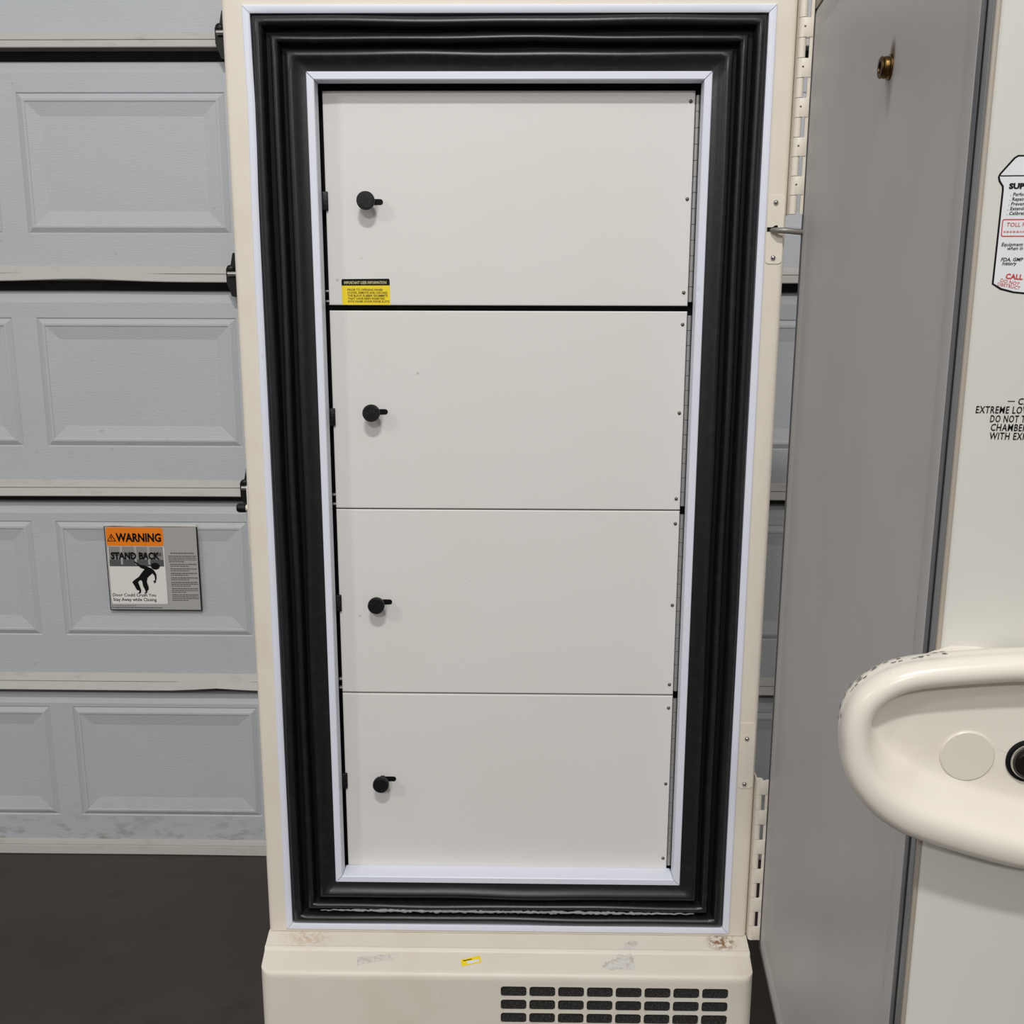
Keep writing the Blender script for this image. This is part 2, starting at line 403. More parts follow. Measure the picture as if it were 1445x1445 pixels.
# gasket: three nested rubber strips swept round the opening
def gasket_strip(prof_, seed):
    """prof_ = (distance from the outer trim's inner edge, y) across the strip"""
    GR = (-.3885, .4215, .3885, 1.9455)
    GI = (INN[0]+.0005, INN[1]+.0005, INN[2]-.0005, INN[3]-.0005)
    pr = prof_
    vs, fs = [], []; NS = 60
    tot = 4*NS
    W_ = .0818
    for side in range(4):
        for i in range(NS):
            f = i/NS
            for t_, y in pr:
                k = t_/W_
                x0 = GR[0]+(GI[0]-GR[0])*k; x1 = GR[2]+(GI[2]-GR[2])*k; za = GR[1]+(GI[1]-GR[1])*k; zb = GR[3]+(GI[3]-GR[3])*k
                env = math.sin(math.pi*f)**.5
                wv = (.0009*math.sin(7*f+seed*2+side)+.0006*math.sin(19*f+seed*5+side*3))*env
                yv = (.0009*math.sin(11*f+seed*3+side*2))*env
                if side == 0: p = (x0+(x1-x0)*f, y+yv, zb+wv)
                elif side == 1: p = (x1+wv, y+yv, zb-(zb-za)*f)
                elif side == 2: p = (x1-(x1-x0)*f, y+yv, za+wv)
                else: p = (x0+wv, y+yv, za+(zb-za)*f)
                vs.append(p)
    n = len(pr)
    for i in range(tot):
        j = (i+1) % tot
        for q in range(n-1): fs.append((i*n+q, j*n+q, j*n+q+1, i*n+q+1))
    o = link('gasket_strip', smooth_by_angle(me('gasket', vs, fs, recalc=False), 50), 'rubber', FZ); return o
g1 = gasket_strip([(.0005, .012), (.0015, .002), (.005, -.004), (.009, -.0065), (.0125, -.0075), (.0155, -.006), (.018, -.002), (.0195, .004), (.0205, .0125)], 1)
g2 = gasket_strip([(.0275, .0125), (.0285, .001), (.0315, -.0045), (.0355, -.0068), (.0385, -.0060), (.0410, -.002), (.0425, .004), (.0435, .0125)], 2)
g3 = gasket_strip([(.0495, .0125), (.0505, .001), (.0530, -.0035), (.0575, -.0062), (.0615, -.0055), (.0650, -.003), (.069, -.0005), (.0740, .0012), (.0813, .002)], 3)
# dried adhesive squeezed out along the lower gasket groove
def residue_bead(p0, p1, rad, n_, seed, par):
    rs = random.Random(seed); pts, rr = [], []
    for i in range(n_):
        f = i/(n_-1); v = Vector(p0).lerp(Vector(p1), f); v.z += rs.uniform(-.0012, .0008); pts.append(v)
        rr.append(rad*rs.uniform(.55, 1.25)*(.25+.75*min(1, 6*f, 6*(1-f))))
    return link('adhesive_bead', tube(pts, rr, 6), 'adhesive', par)
residue_bead((-.335, -.0048, .4512), (.335, -.0048, .4512), .0028, 150, 3, g2)
residue_bead((-.3515, -.0045, .50), (-.3515, -.0045, .66), .0011, 40, 4, g2)
residue_bead((.3525, -.0045, .48), (.3525, -.0045, .59), .0011, 30, 5, g2)

# ------------------------------------------------------------------ inner doors
scr_m = lathe([(0, -.0022), (.0012, -.0022), (.0026, -.0012), (.0030, 0), (.0030, .002)], 12)
knob_m = lathe([(0, -.0285), (.0125, -.0282), (.0140, -.0265), (.0144, -.0225), (.0140, -.0185), (.0115, -.0172), (.0058, -.0165), (.0052, -.004), (.0065, -.001), (.0065, .002), (0, .002)], 28)
def hinge_mesh(h):
    prof = []; nk = max(3, int(h/.0235)); st = h/nk
    vs, fs = [], []; sg = 8
    for k in range(nk):
        za, zb = k*st+.0004, (k+1)*st-.0004
        b0 = len(vs)
        for z in (za, zb):
            for q in range(sg): a = 2*math.pi*q/sg; vs.append((.0038*math.cos(a), .0038*math.sin(a), z))
        for q in range(sg): fs.append((b0+q, b0+(q+1) % sg, b0+sg+(q+1) % sg, b0+sg+q))
        fs += [tuple(range(b0, b0+sg)), tuple(range(b0+sg, b0+2*sg))]
    return smooth_by_angle(me('piano_hinge', vs, fs), 50)
doors = [(1.5172, 1.8425, 1.677, (1.8268, 1.6819, 1.5381), 1.6783), (1.1824, 1.5085, 1.345, (1.4878, 1.3447, 1.2012), 1.3360),
         (.8536, 1.1802, 1.0185, (1.1587, 1.016, .8722), 1.016), (.5185, .8508, .690, (.8289, .6853, .5397), .6861)]
names = ('top', 'second', 'third', 'bottom')
DXL, DXR, DY = -.2897, .2885, .03
for i, (za, zb, kz, sz, tz) in enumerate(doors):
    b = bmesh.new()
    # front sheet with a barely creased strip by the latch edge
    xs = [DXL, DXL+.030, DXR]
    F = [b.verts.new((x, y, z)) for z in (za, zb) for x, y in ((xs[0], DY+.0011), (xs[1], DY), (xs[2], DY))]
    B = [b.verts.new((x, DY+.018, z)) for z in (za, zb) for x in xs]
    for k in range(2):
        b.faces.new((F[k], F[k+1], F[k+4], F[k+3])); b.faces.new((B[k], B[k+1], B[k+4], B[k+3]))
        b.faces.new((F[k], F[k+1], B[k+1], B[k])); b.faces.new((F[k+3], F[k+4], B[k+4], B[k+3]))
    b.faces.new((F[0], F[3], B[3], B[0])); b.faces.new((F[2], F[5], B[5], B[2]))
    bmesh.ops.recalc_face_normals(b, faces=b.faces)
    fe = [e for e in b.edges if all(v.co.y < DY+.005 for v in e.verts) and not (abs(e.verts[0].co.x-xs[1]) < 1e-6 and abs(e.verts[1].co.x-xs[1]) < 1e-6)]
    bmesh.ops.bevel(b, geom=fe, offset=.0016, segments=2, profile=.5, affect='EDGES')
    m = bpy.data.meshes.new('inner_door'); b.to_mesh(m); b.free()
    d = link('inner_door', smooth_by_angle(m, 30) if False else m, 'inner', FZ); d['label'] = 'white inner door with black knob, %s of the four' % names[i]
    s = link('knob_slot', plate(rrect(-.228, kz-.0045, -.1985, kz+.0045, .0044, 5), .0006, Vector((0, DY, 0)), EX, EZ, TOV), 'black', d)
    link('knob', knob_m, 'knob', d, (-.2225, DY, kz))
    for q in sz: link('screw', scr_m, 'screw', d, (.2815, DY, q))
    box('latch_tab', (-.2985, DY-.0035, tz-.0145), (-.2855, DY+.012, tz+.0145), 'knob', d, .001)
    link('hinge', hinge_mesh(zb-za-.012), 'steel', d, (DXR+.0044, DY+.004, za+.006))
    for q in (za+.006, za+.022): 
        if i < 3: box('latch_clip', (-.2965, DY+.004, q-.0016), (-.2895, DY+.012, q+.0016), 'steel', d, .0006)
    if i == 0:
        O = Vector((-.268, DY, 1.5178))
        lb = link('label', plate([(0, 0), (.0775, 0), (.0773, .0305), (-.0003, .0300)], .0003, O, EX, EZ, TOV), 'yellow', d); lb['label'] = 'yellow notice label with black heading'
        link('label_heading', plate([(-.0003, .0300), (.0773, .0305), (.0772, .0395), (.0758, .0412), (.0012, .0404), (-.0003, .0390)], .0003, O, EX, EZ, TOV), 'ink', d)
        hd = text_mesh([('IMPORTANT USER INFORMATION', .004, .0325, .0062, dict(width=.068, bold=.02, rot=.008))], O, EX, EZ, TOV, .0006); link('heading_print', hd, 'goldink', d)
        L = ['PRIOR TO OPENING INNER', 'DOORS, REMOVE AND DISCARD', 'THE BLACK RUBBER GROMMETS', 'THAT HAVE BEEN INSERTED', 'INTO INNER DOOR KNOB SLOTS']
        wds = [.057, .0645, .0645, .060, .067]
        tx = text_mesh([(s_, .009, .0220-.0046*q, .0048, dict(width=wds[q], bold=.015)) for q, s_ in enumerate(L)], O, EX, EZ, TOV, .0006); link('label_print', tx, 'inkbrown', d)

# ------------------------------------------------------------------ base cover with vent grille
pf = [(.02, .4035), (0, .4035), (-.0270, .3942), (-.0282, .3952), (-.0302, .3951), (-.0318, .3918), (-.034, .3890), (-.0668, .3765), (-.0705, .3752), (-.0735, .3722), (-.0750, .368), (-.0755, .362)]
bx = .432
gx0, gpx, gw, gzt, gpz, gh, nr, nc = -.0092, .0502, .0452, .3532, .0262, .0208, 9, 8
G0, G1 = gx0-(gpx-gw)/2, gx0-(gpx-gw)/2+gpx*nc
GT = gzt+(gpz-gh)/2; GB = GT-gpz*nr
FY = -.0755; r = .018
vs, fs = [], []
NX = 6
def xlim(q):   # rounded vertical corners: the cover narrows towards the top of its front edge
    return bx
BR = .020
cols = [0, .0008, .0030, .0070, .0130, .0200]
cxs = [-bx+e for e in cols]+[bx-e for e in reversed(cols)]
NX = len(cxs)
for q, (y, z) in enumerate(pf):
    for x in cxs:
        e = bx-abs(x); off = BR-math.sqrt(max(0, BR*BR-(BR-e)**2))
        vs.append((x, max(y, -.0755+off) if y < 0 else y, z))
for q in range(len(pf)-1):
    for k in range(NX-1): fs.append((q*NX+k, q*NX+k+1, (q+1)*NX+k+1, (q+1)*NX+k))
b0 = (len(pf)-1)*NX
# down the front: flat frame around the grille field
def vv(x, y, z): vs.append((x, y, z)); return len(vs)-1
bot = [vv(vs[b0+k][0], vs[b0+k][1], .05) for k in range(NX)]
for k in range(NX-1):
    if k != NX//2-1: fs.append((b0+k, b0+k+1, bot[k+1], bot[k]))
zt_, zb_ = .362, .05
xa, xb = cxs[NX//2-1], cxs[NX//2]
def q4(x0, x1, z0_, z1_): fs.append((vv(x0, FY, z0_), vv(x1, FY, z0_), vv(x1, FY, z1_), vv(x0, FY, z1_)))
q4(xa, G0, zb_, zt_); q4(G1, xb, zb_, zt_); q4(G0, G1, GT, zt_); q4(G0, G1, zb_, GB)
# sides and back
for sgn, k in ((-1, 0), (1, NX-1)):
    sd = [q*NX+k for q in range(len(pf))]+[bot[k], vv(sgn*bx, .80, .05), vv(sgn*bx, .80, .4035)]
    fs.append(tuple(sd))
fs.append((vv(-bx, .80, .05), vv(bx, .80, .05), vv(bx, .80, .4035), vv(-bx, .80, .4035)))
fs.append((0, NX-1, vv(bx, .80, .4035), vv(-bx, .80, .4035)))
for rr_ in range(nr):
    for c in range(nc):
        cx0 = G0+c*gpx; cz1 = GT-rr_*gpz; cx1 = cx0+gpx; cz0 = cz1-gpz
        sx0 = gx0+c*gpx; sz1 = gzt-rr_*gpz
        inn = rrect(sx0, sz1-gh, sx0+gw, sz1, .0052, 4)
        cc = [vv(cx0, FY, cz0), vv(cx1, FY, cz0), vv(cx1, FY, cz1), vv(cx0, FY, cz1)]
        ii = [vv(x, FY, z) for x, z in inn]; ib = [vv(x, FY+.003, z) for x, z in inn]
        m_ = len(inn)
        for k in range(m_):
            j = (k+1) % m_; ca, cb = cc[k//5], cc[j//5]
            fs.append((ii[k], ii[j], cb, ca) if ca != cb else (ii[k], ii[j], ca))
            fs.append((ii[k], ii[j], ib[j], ib[k]))
bm_ = me('base_cover', vs, fs, recalc=False)
b = bmesh.new(); b.from_mesh(bm_); bmesh.ops.remove_doubles(b, verts=b.verts, dist=1e-5); bmesh.ops.recalc_face_normals(b, faces=b.faces); b.to_mesh(bm_); b.free()
base = link('base_cover', smooth_by_angle(bm_, 28), 'base', FZ); base['label'] = 'cream base cover with rows of rounded vent slots'
box('vent_filter', (G0, FY+.003, GB), (G1, FY+.012, GT), 'filter', base)
# casters carry the base
cm = lathe([(0, -.016), (.022, -.016), (.027, -.012), (.027, .012), (.022, .016), (0, .016)], 20, 'x')
for x in (-.36, .36):
    for y in (.05, .72): link('caster', cm, 'black', FZ, (x, y, .027))
# paper and tape remnants and a small yellow tag on the sloped top of the base
P0 = Vector((0, -.034, .3890)); P1 = Vector((0, -.0665, .3765)); sl = (P1-P0).normalized(); sn = Vector((0, -1, 0)).cross(EX) if False else EX.cross(-sl).normalized()
if sn.z < 0: sn = -sn
def slope_patch(name, pts, mat, lift, parent=base, th=.0004):
    return link(name, plate(pts, th, P0+sn*lift, EX, sl, sn), mat, parent)
def ragged(poly, amp, n_, seed):
    rs = random.Random(seed); out = []
    for i in range(len(poly)):
        a, b = poly[i], poly[(i+1) % len(poly)]
        for k in range(n_):
            f = k/n_; out.append((a[0]+(b[0]-a[0])*f+rs.uniform(-amp, amp), a[1]+(b[1]-a[1])*f+rs.uniform(-amp, amp)))
    return out
slope_patch('tape_residue', ragged([(-.265, .012), (-.215, .007), (-.197, .004), (-.190, .008), (-.205, .016), (-.226, .018), (-.262, .028)], .0016, 5, 1), 'residue', .0002)
slope_patch('tape_residue', ragged([(.172, .018), (.185, .012), (.200, .002), (.222, .0005), (.224, .012), (.226, .028), (.176, .029), (.166, .026)], .0022, 5, 2), 'residue', .0002)
P0b = Vector((0, 0, .4035)); slb = (Vector((0, -.0285, .3938))-P0b).normalized(); snb = EX.cross(-slb); snb = snb if snb.z > 0 else -snb
link('tape_residue', plate(ragged([(.205, .026), (.216, .014), (.226, .009), (.235, .018), (.226, .028)], .0016, 4, 5), .0004, P0b+snb*.0002, EX, slb, snb), 'residue', base)
def rot(pts, c, a): return [(c[0]+x*math.cos(a)-y*math.sin(a), c[1]+x*math.sin(a)+y*math.cos(a)) for x, y in pts]
tc, ta_ = (-.0625, .0165), -.24
slope_patch('price_tag', rot(rrect(-.0175, -.0065, .0175, .0065, .0012, 3), tc, ta_), 'yellow', .0003)
slope_patch('tag_window', rot(rrect(-.0075, -.0005, .0145, .0045, .0004, 2), tc, ta_), 'decalwhite', .0008, th=.0001)
slope_patch('tag_print', rot(rrect(-.0135, -.0040, .002, -.0022, .0003, 2), tc, ta_), 'inkbrown', .0008, th=.0001)

# ------------------------------------------------------------------ strike on the left side, plates and hinges on the right
st = box('strike_plate', (-.4375, .02, 1.112), (-.4318, .085, 1.222), 'cream', FZ, .002)
sm = lathe([(0, -.0285), (.0065, -.0285), (.0078, -.0265), (.0082, -.0245), (.0082, -.0145), (.0068, -.013)], 18, 'x'); link('strike_pin', sm, 'knob', st, (-.434, .05, 1.178))
sm = lathe([(.0068, -.014), (.0055, -.011), (.005, -.006), (.007, -.003), (.007, 0)], 14, 'x'); link('pin_collar', sm, 'cream', st, (-.436, .05, 1.178))
box('side_bracket', (-.4355, .02, .80), (-.4318, .07, .865), 'cream', FZ, .001)
for zt_p, zb_p, scs, top in ((1.684, 1.582, (1.6738, 1.591), True), (.815, .694, (.7867, .702), False)):
    p = link('reinforcement_plate', plate(rrect(.4015, zb_p, .4270, zt_p, .006, 4, (1, 1, 0, 0)), .0014, Vector((0, 0, 0)), EX, EZ, TOV), 'cream', FZ)
    for q in scs:
        mm = lathe([(0, -.0036), (.002, -.0034), (.0036, -.002), (.0042, 0), (.0042, .002)], 14); link('screw', mm, 'chrome', p, (.4135, -.0014, q))
    if top:
        link('hook_slot', plate([(.4018, 1.6305), (.412, 1.631), (.4185, 1.6355), (.418, 1.640), (.4145, 1.640), (.410, 1.637), (.4018, 1.637)], .0006, Vector((0, -.0014, 0)), EX, EZ, TOV), 'black', p)
        link('door_hook', tube([(.407, .006, 1.6325), (.411, -.006, 1.632), (.418, -.013, 1.6315), (.430, -.015, 1.631), (.444, -.014, 1.6295), (.462, -.012, 1.6285)], [.003, .004, .0046, .0046, .0044, .0044], 10), 'hook', p)
HXC, HYC, HR, KH = .4378, -.0085, .0056, .0285
def knuckle(h): return lathe([(0, .0004), (HR, .0004), (HR, h-.0004), (0, h-.0004)], 16, 'z')
for za, zb, first in ((1.6555, 2.02, 0), (.406, .716, 1)):
    hg = box('hinge', (HXC-.0052, HYC+.004, za), (HXC-.0035, .02, zb), 'cream', FZ)       # leaf folded behind on the cabinet side
    hg['label'] = 'cream interleaved door hinge'
    hl = box('door_leaf', (.4478, HYC-.0045, za), (.4525, HYC-.002, zb), 'cream', hg)
    nk = round((zb-za)/KH); kh = (zb-za)/nk; km = knuckle(kh)
    for k in range(nk):
        z = za+k*kh
        link('knuckle', km, 'cream', hg, (HXC, HYC, z))
        if (k+first) % 2:
            box('knuckle_strap', (HXC, HYC-HR, z+.0006), (.452, HYC-HR+.002, z+kh-.0006), 'cream', hg, .0004)
            if za > 1:
                mm = lathe([(0, -.0012), (.0010, -.0010), (.0016, 0), (.0016, .001)], 10); link('screw', mm, 'screw', hg, (HXC+.002, HYC-HR, z+kh*.55))

# ------------------------------------------------------------------ main door, swung open
DLEN, DTH, DZ0, DZ1 = .785, .118, .386, 1.965
def dmesh(name, vsl, faces, mat, parent, ang=35): return link(name, smooth_by_angle(me(name, [dw(*v) for v in vsl], faces), ang), mat, parent)
def dbox(name, lo, hi, mat, parent, bevel=0, seg=2, axis=None):
    b = bmesh_box(lo, hi, bevel, seg, axis)
    for v in b.verts: v.co = dw(*v.co)
    bmesh.ops.recalc_face_normals(b, faces=b.faces)
    m = bpy.data.meshes.new(name); b.to_mesh(m); b.free(); smooth_by_angle(m, 50); return link(name, m, mat, parent)
# body (s along the door, u through its thickness)
dr = dbox('door', (.001, .003, DZ0), (DLEN, DTH, DZ1), 'dooredge', FZ, .005, 3, 2)
dr['label'] = 'thick insulated freezer door standing open, grey lined inside'
dbox('corner_strip', (.7795, .0004, DZ0+.001), (.7842, .0045, DZ1-.001), 'doorbeige', dr, .0012)
dbox('edge_trim', (.7665, -.0002, DZ0+.002), (.7795, .0040, DZ1-.002), 'greytrim', dr, .0012)
dbox('trim_groove', (.7612, .0000, DZ0+.002), (.7668, .0035, DZ1-.002), 'black', dr)
dbox('edge_trim', (.7520, -.0006, DZ0+.004), (.7622, .0040, DZ1-.004), 'darktrim', dr, .001)
dbox('edge_trim', (.0012, -.0010, DZ0+.002), (.0105, .0035, 1.947), 'darktrim', dr)
dbox('edge_trim', (.0012, -.0004, DZ0), (.7520, .0035, DZ0+.004), 'greytrim', dr)
dbox('trim_groove', (.0038, .0022, DZ0+.003), (.7520, .0040, 1.946), 'black', dr)
dbox('corner_strip', (.0008, -.0012, 1.947), (.12, .0040, DZ1-.001), 'doorbeige', dr, .001)
# liner sheet with rounded corners and a shallow raised field
def liner():
    s0, s1, a0, a1 = .0125, .7512, DZ0+.0075, 1.9435
    rings = [(0, .0030, .012), (0, .0004, .012), (.0012, -.0006, .011), (.024, -.0006, .008), (.030, .0010, .008), (.032, .0010, .008)]
    vs, fs = [], []
    for ins, u, rad in rings:
        for x, z in rrect(s0+ins, a0+ins, s1-ins, a1-ins, rad, 5): vs.append((x, u, z))
    n = 24
    for r_ in range(len(rings)-1):
        for k in range(n): fs.append((r_*n+k, r_*n+(k+1) % n, (r_+1)*n+(k+1) % n, (r_+1)*n+k))
    fs.append(tuple(range((len(rings)-1)*n, len(rings)*n)))
    return dmesh('door_liner', vs, fs, 'liner', dr, 25)
liner()
def at_door(m, s, u, z, ax):
    """lathe mesh along +y -> axis given by ax ('in' = -u, 'edge' = +s)"""
    X_ = {'in': DT, 'edge': DU}[ax]; Y_ = {'in': -DU, 'edge': DT}[ax]
    M4 = Matrix(((X_.x, Y_.x, 0, 0), (X_.y, Y_.y, 0, 0), (0, 0, 1, 0), (0, 0, 0, 1))); M4.translation = dw(s, u, z)
    m.transform(M4); return m
pg = at_door(lathe([(0, .0055), (.0055, .0055), (.006, .010), (.0105, .0100), (.0115, .0085), (.0105, .007), (.0112, .0055), (.0112, .002), (.013, .0012), (.013, -.002)], 22), .4717, 0, 1.7654, 'in')
link('brass_plug', pg, 'brass', dr)['label'] = 'small brass plug with rust streaks'
pg = at_door(lathe([(0, .0062), (.0054, .0062), (.0054, .005), (0, .005)], 14), .4717, 0, 1.7654, 'in'); link('plug_bore', pg, 'black', dr)

# handle on the free edge: rim casting, dished plate, cap and lock
def hw(u, off, z): return dw(DLEN+off, u, z)
rim = [(0.0556, 1.2272), (0.0277, 1.2245), (0.0002, 1.2210), (-0.0244, 1.217), (-0.0427, 1.2111), (-0.0577, 1.2009), (-0.0678, 1.1883), (-0.0723, 1.1723), (-0.0722, 1.1547), (-0.0681, 1.1371), (-0.0581, 1.1197), (-0.0407, 1.1035), (-0.0187, 1.0912), (0.0094, 1.0819), (0.0421, 1.0731), (0.072, 1.0667),
       (.100, 1.0635), (.128, 1.066), (.152, 1.077), (.168, 1.098), (.174, 1.125), (.174, 1.160), (.166, 1.190), (.150, 1.212), (.126, 1.224), (.090, 1.2285)]
def smooth_loop(pts, it=2):
    for _ in range(it):
        out = []; n = len(pts)
        for i in range(n):
            a, b, c, d = pts[i-1], pts[i], pts[(i+1) % n], pts[(i+2) % n]
            out.append(b); out.append(tuple((-a[k]+9*b[k]+9*c[k]-d[k])/16 for k in range(len(b))))
        pts = out
    return pts
rim = smooth_loop(rim, 2)
cu_, cz_ = sum(p[0] for p in rim)/len(rim), sum(p[1] for p in rim)/len(rim)
def inward(i, d_):
    n = len(rim); a, b = rim[i-1], rim[(i+1) % n]; tx, tz = b[0]-a[0], b[1]-a[1]; L_ = math.hypot(tx, tz)
    nx, nz = -tz/L_, tx/L_
    if (cu_-rim[i][0])*nx+(cz_-rim[i][1])*nz < 0: nx, nz = -nx, -nz
    return rim[i][0]+nx*d_, rim[i][1]+nz*d_
# cross-section: (inward distance, offset from the door edge)
sec = [(-.0030, .010), (-.0075, .013), (-.0098, .020), (-.0104, .028), (-.0098, .031), (-.0110, .0365), (-.0110, .0415), (-.0095, .0465), (-.006, .0510), (0, .0528), (.006, .0512), (.0100, .0468), (.0122, .0410), (.0130, .0350), (.0145, .0300), (.0175, .0275), (.024, .0270)]
vs, fs = [], []; n = len(rim); k_ = len(sec)
for i in range(n):
    for d_, off in sec:
        low = max(0, min(1, (cz_-rim[i][1])/.07+.35))
        g = 1+low*(1.3 if d_ > .0128 else .25) if d_ > 0 else 1+.75*max(0, min(1, (cz_-rim[i][1])/.06))
        u_, z_ = inward(i, d_*g); vs.append(hw(u_, off, z_))
for i in range(n):
    j = (i+1) % n
    for q in range(k_-1): fs.append((i*k_+q, j*k_+q, j*k_+q+1, i*k_+q+1))
vs.append(hw(cu_, .0270, cz_)); c_ = len(vs)-1
for i in range(n): fs.append((i*k_+k_-1, ((i+1) % n)*k_+k_-1, c_))
fs.append(tuple(i*k_ for i in range(n)))
hd = link('handle', smooth_by_angle(me('handle', vs, fs), 45), 'handle', dr); hd['label'] = 'cream enamelled oval grab handle with raised rolled rim'
# mounting boss behind the rim
bs = [(-.012, 1.205), (-.006, 1.222), (.012, 1.2300), (.034, 1.2305), (.052, 1.2255), (.062, 1.205), (.062, 1.09), (-.012, 1.09)]
vs = [hw(u_, -.002, z_) for u_, z_ in bs]+[hw(u_*.94+.001, .024, z_-.002 if z_ > 1.15 else z_+.002) for u_, z_ in bs]; n = len(bs)
link('handle_boss', me('boss', vs, [tuple(range(n)), tuple(range(n, 2*n))]+[(i, (i+1) % n, n+(i+1) % n, n+i) for i in range(n)]), 'handle', dr)
m = at_door(lathe([(0, .0020), (.0215, .0018), (.0226, .0008), (.0226, -.002)], 40), DLEN+.0270, .0245, 1.1413, 'edge'); link('handle_cap', m, 'capplastic', dr)
lu, lz = .0752, 1.1395
m = at_door(lathe([(.0190, -.001), (.0190, .0016), (.0178, .0022), (.0164, .0022), (.0160, .001), (.0160, -.001)], 36), DLEN+.0270, lu, lz, 'edge'); link('lock_gasket', m, 'black', dr)
m = at_door(lathe([(.0160, -.001), (.0160, .004), (.0150, .0052), (.0130, .0050), (.0122, .0035), (.0122, 0)], 36), DLEN+.0270, lu, lz, 'edge'); link('lock_ring', m, 'chrome', dr)
m = at_door(lathe([(0, .0030), (.0040, .0030), (.0044, .0036), (.0088, .0040), (.0094, .0034), (.0122, .0030), (.0122, -.001)], 30), DLEN+.0270, lu, lz, 'edge'); link('lock_cylinder', m, 'lockface', dr)
link('keyhole', plate([(-.0045, -.0009), (.0045, -.0009), (.0045, .0009), (-.0045, .0009)], .0003, hw(lu, .0303, lz), DU, EZ, DT), 'ink', dr)
# chips of missing enamel along the outer rim
rs = random.Random(11); vs, fs = [], []
for _ in range(34):
    i = rs.randrange(3*4-4, 9*4); 
    a_ = rs.choice([(-.0098, rs.uniform(.018, .022)), (-.0104, rs.uniform(.023, .029))])
    u_, z_ = inward(i, a_[0]-.0003); c = hw(u_, a_[1], z_); tx = Vector(hw(*((rim[(i+1) % len(rim)][0]), a_[1], rim[(i+1) % len(rim)][1])))-Vector(hw(rim[i][0], a_[1], rim[i][1])); tx.normalize()
    L_, W_ = rs.uniform(.0015, .0045), rs.uniform(.0006, .0012); b0 = len(vs); m_ = 7
    for k in range(m_):
        an = 2*math.pi*k/m_; q = rs.uniform(.6, 1.1); vs.append(c+tx*L_*q*math.cos(an)+DT*W_*q*math.sin(an))
    fs.append(tuple(range(b0, b0+m_)))
link('enamel_chips', me('chips', vs, fs, recalc=False), 'chip', dr)['kind'] = 'stuff'

# printing on the free edge of the door
EO = dw(DLEN, 0, 0)
def eprint(name, lines, mat, lift=.0004): return link(name, text_mesh(lines, EO, DU, EZ, DT, lift), mat, dr)
B_ = dict(bold=.016, shear=.08, space=1.12)
eprint('caution_print', [('CAUTION', .0462, 1.4383, .0075, dict(B_, width=.030)), ('EXTREME LOW TEMPERATURE', .0136, 1.4310, .0082, dict(B_, width=.087)),
    ('DO NOT TOUCH', .0256, 1.4237, .0082, dict(B_, width=.0440)), ('CHAMBER SURFACES', .0268, 1.4166, .0082, dict(B_, width=.0600)),
    ('WITH EXPOSED SKIN', .0266, 1.4095, .0082, dict(B_, width=.0600))], 'ink')
link('caution_dash', plate([(.0380, 1.4406), (.0435, 1.4406), (.0435, 1.4412), (.0380, 1.4412)], .0004, EO, DU, EZ, DT), 'ink', dr)
# support decal: white flask-shaped outline
def decal(off):
    o = off
    p = [(.0272-o*.4, 1.6312+o), (.0247-o*.8, 1.6297+o*.7), (.0155-o*1.1, 1.6185+o*.2), (.0143-o, 1.6160), (.0152-o, 1.6130-o*.4), (.0180-o, 1.6090-o*.2), (.0183-o, 1.606), (.0180-o, 1.575), (.0176-o, 1.5345-o*.4), (.024-o*.5, 1.5308-o), (.034, 1.5282-o), (.045, 1.5272-o), (.056, 1.5275-o)]
    mir = [(.112-x, z) for x, z in reversed(p)]
    return p+mir
link('decal_outline', plate(decal(.0011), .0003, EO, DU, EZ, DT), 'ink', dr)
link('decal', plate(decal(-.0003), .0005, EO, DU, EZ, DT), 'decalwhite', dr)
link('decal_line', plate([(.0150, 1.6163), (.097, 1.6163), (.097, 1.6172), (.0150, 1.6172)], .0006, EO, DU, EZ, DT), 'ink', dr)
def frame_pts(name, x0, za, x1, zb, w_, mat):
    o_, i_ = rrect(x0, za, x1, zb, .0015, 3), rrect(x0+w_, za+w_, x1-w_, zb-w_, .001, 3); n = len(o_)
    vs = [EO+DU*a+EZ*b_+DT*.0008 for a, b_ in o_+i_]; link(name, me(name, vs, [(k, (k+1) % n, n+(k+1) % n, n+k) for k in range(n)], recalc=False), mat, dr)
frame_pts('decal_box', .0196, 1.5708, .0925, 1.5842, .0007, 'red')
eprint('decal_title', [('SUPPORT', .0222, 1.6072, .0056, dict(bold=.05, sx=1.2))], 'ink', .0009)
eprint('decal_list', [(s_, .0238-.0004*k, 1.6017-.00357*k, .0036, dict(shear=.1, bold=.01)) for k, s_ in enumerate(('. Performance', '. Repairs', '. Preventive', '. Extended', '. Calibration'))], 'ink', .0009)
eprint('decal_note', [('Equipment', .0205, 1.5636, .0038, dict(shear=.2, bold=.01)), ('when in', .0252, 1.5606, .0038, dict(shear=.2, bold=.01))], 'ink', .0009)
eprint('decal_note', [('FDA, GMP', .0212, 1.5520, .0038, dict(shear=.2, bold=.015)), ('history', .0226, 1.5490, .0038, dict(shear=.2, bold=.015))], 'ink', .0009)
eprint('decal_toll_print', [('TOLL FREE', .0230, 1.5785, .0044, dict(shear=.1))], 'red', .0009)
rs = random.Random(3); vs, fs = [], []; x = .0215
while x < .088:
    L_ = rs.uniform(.001, .0026); b0 = len(vs); vs += [EO+DU*a+EZ*b_+DT*.0009 for a, b_ in ((x, 1.5740), (x+L_, 1.5740), (x+L_*.8, 1.5752), (x, 1.5752))]; fs.append((b0, b0+1, b0+2, b0+3)); x += L_+.0007
link('decal_small_print', me('decal_small_print', vs, fs, recalc=False), 'palered', dr)['kind'] = 'stuff'
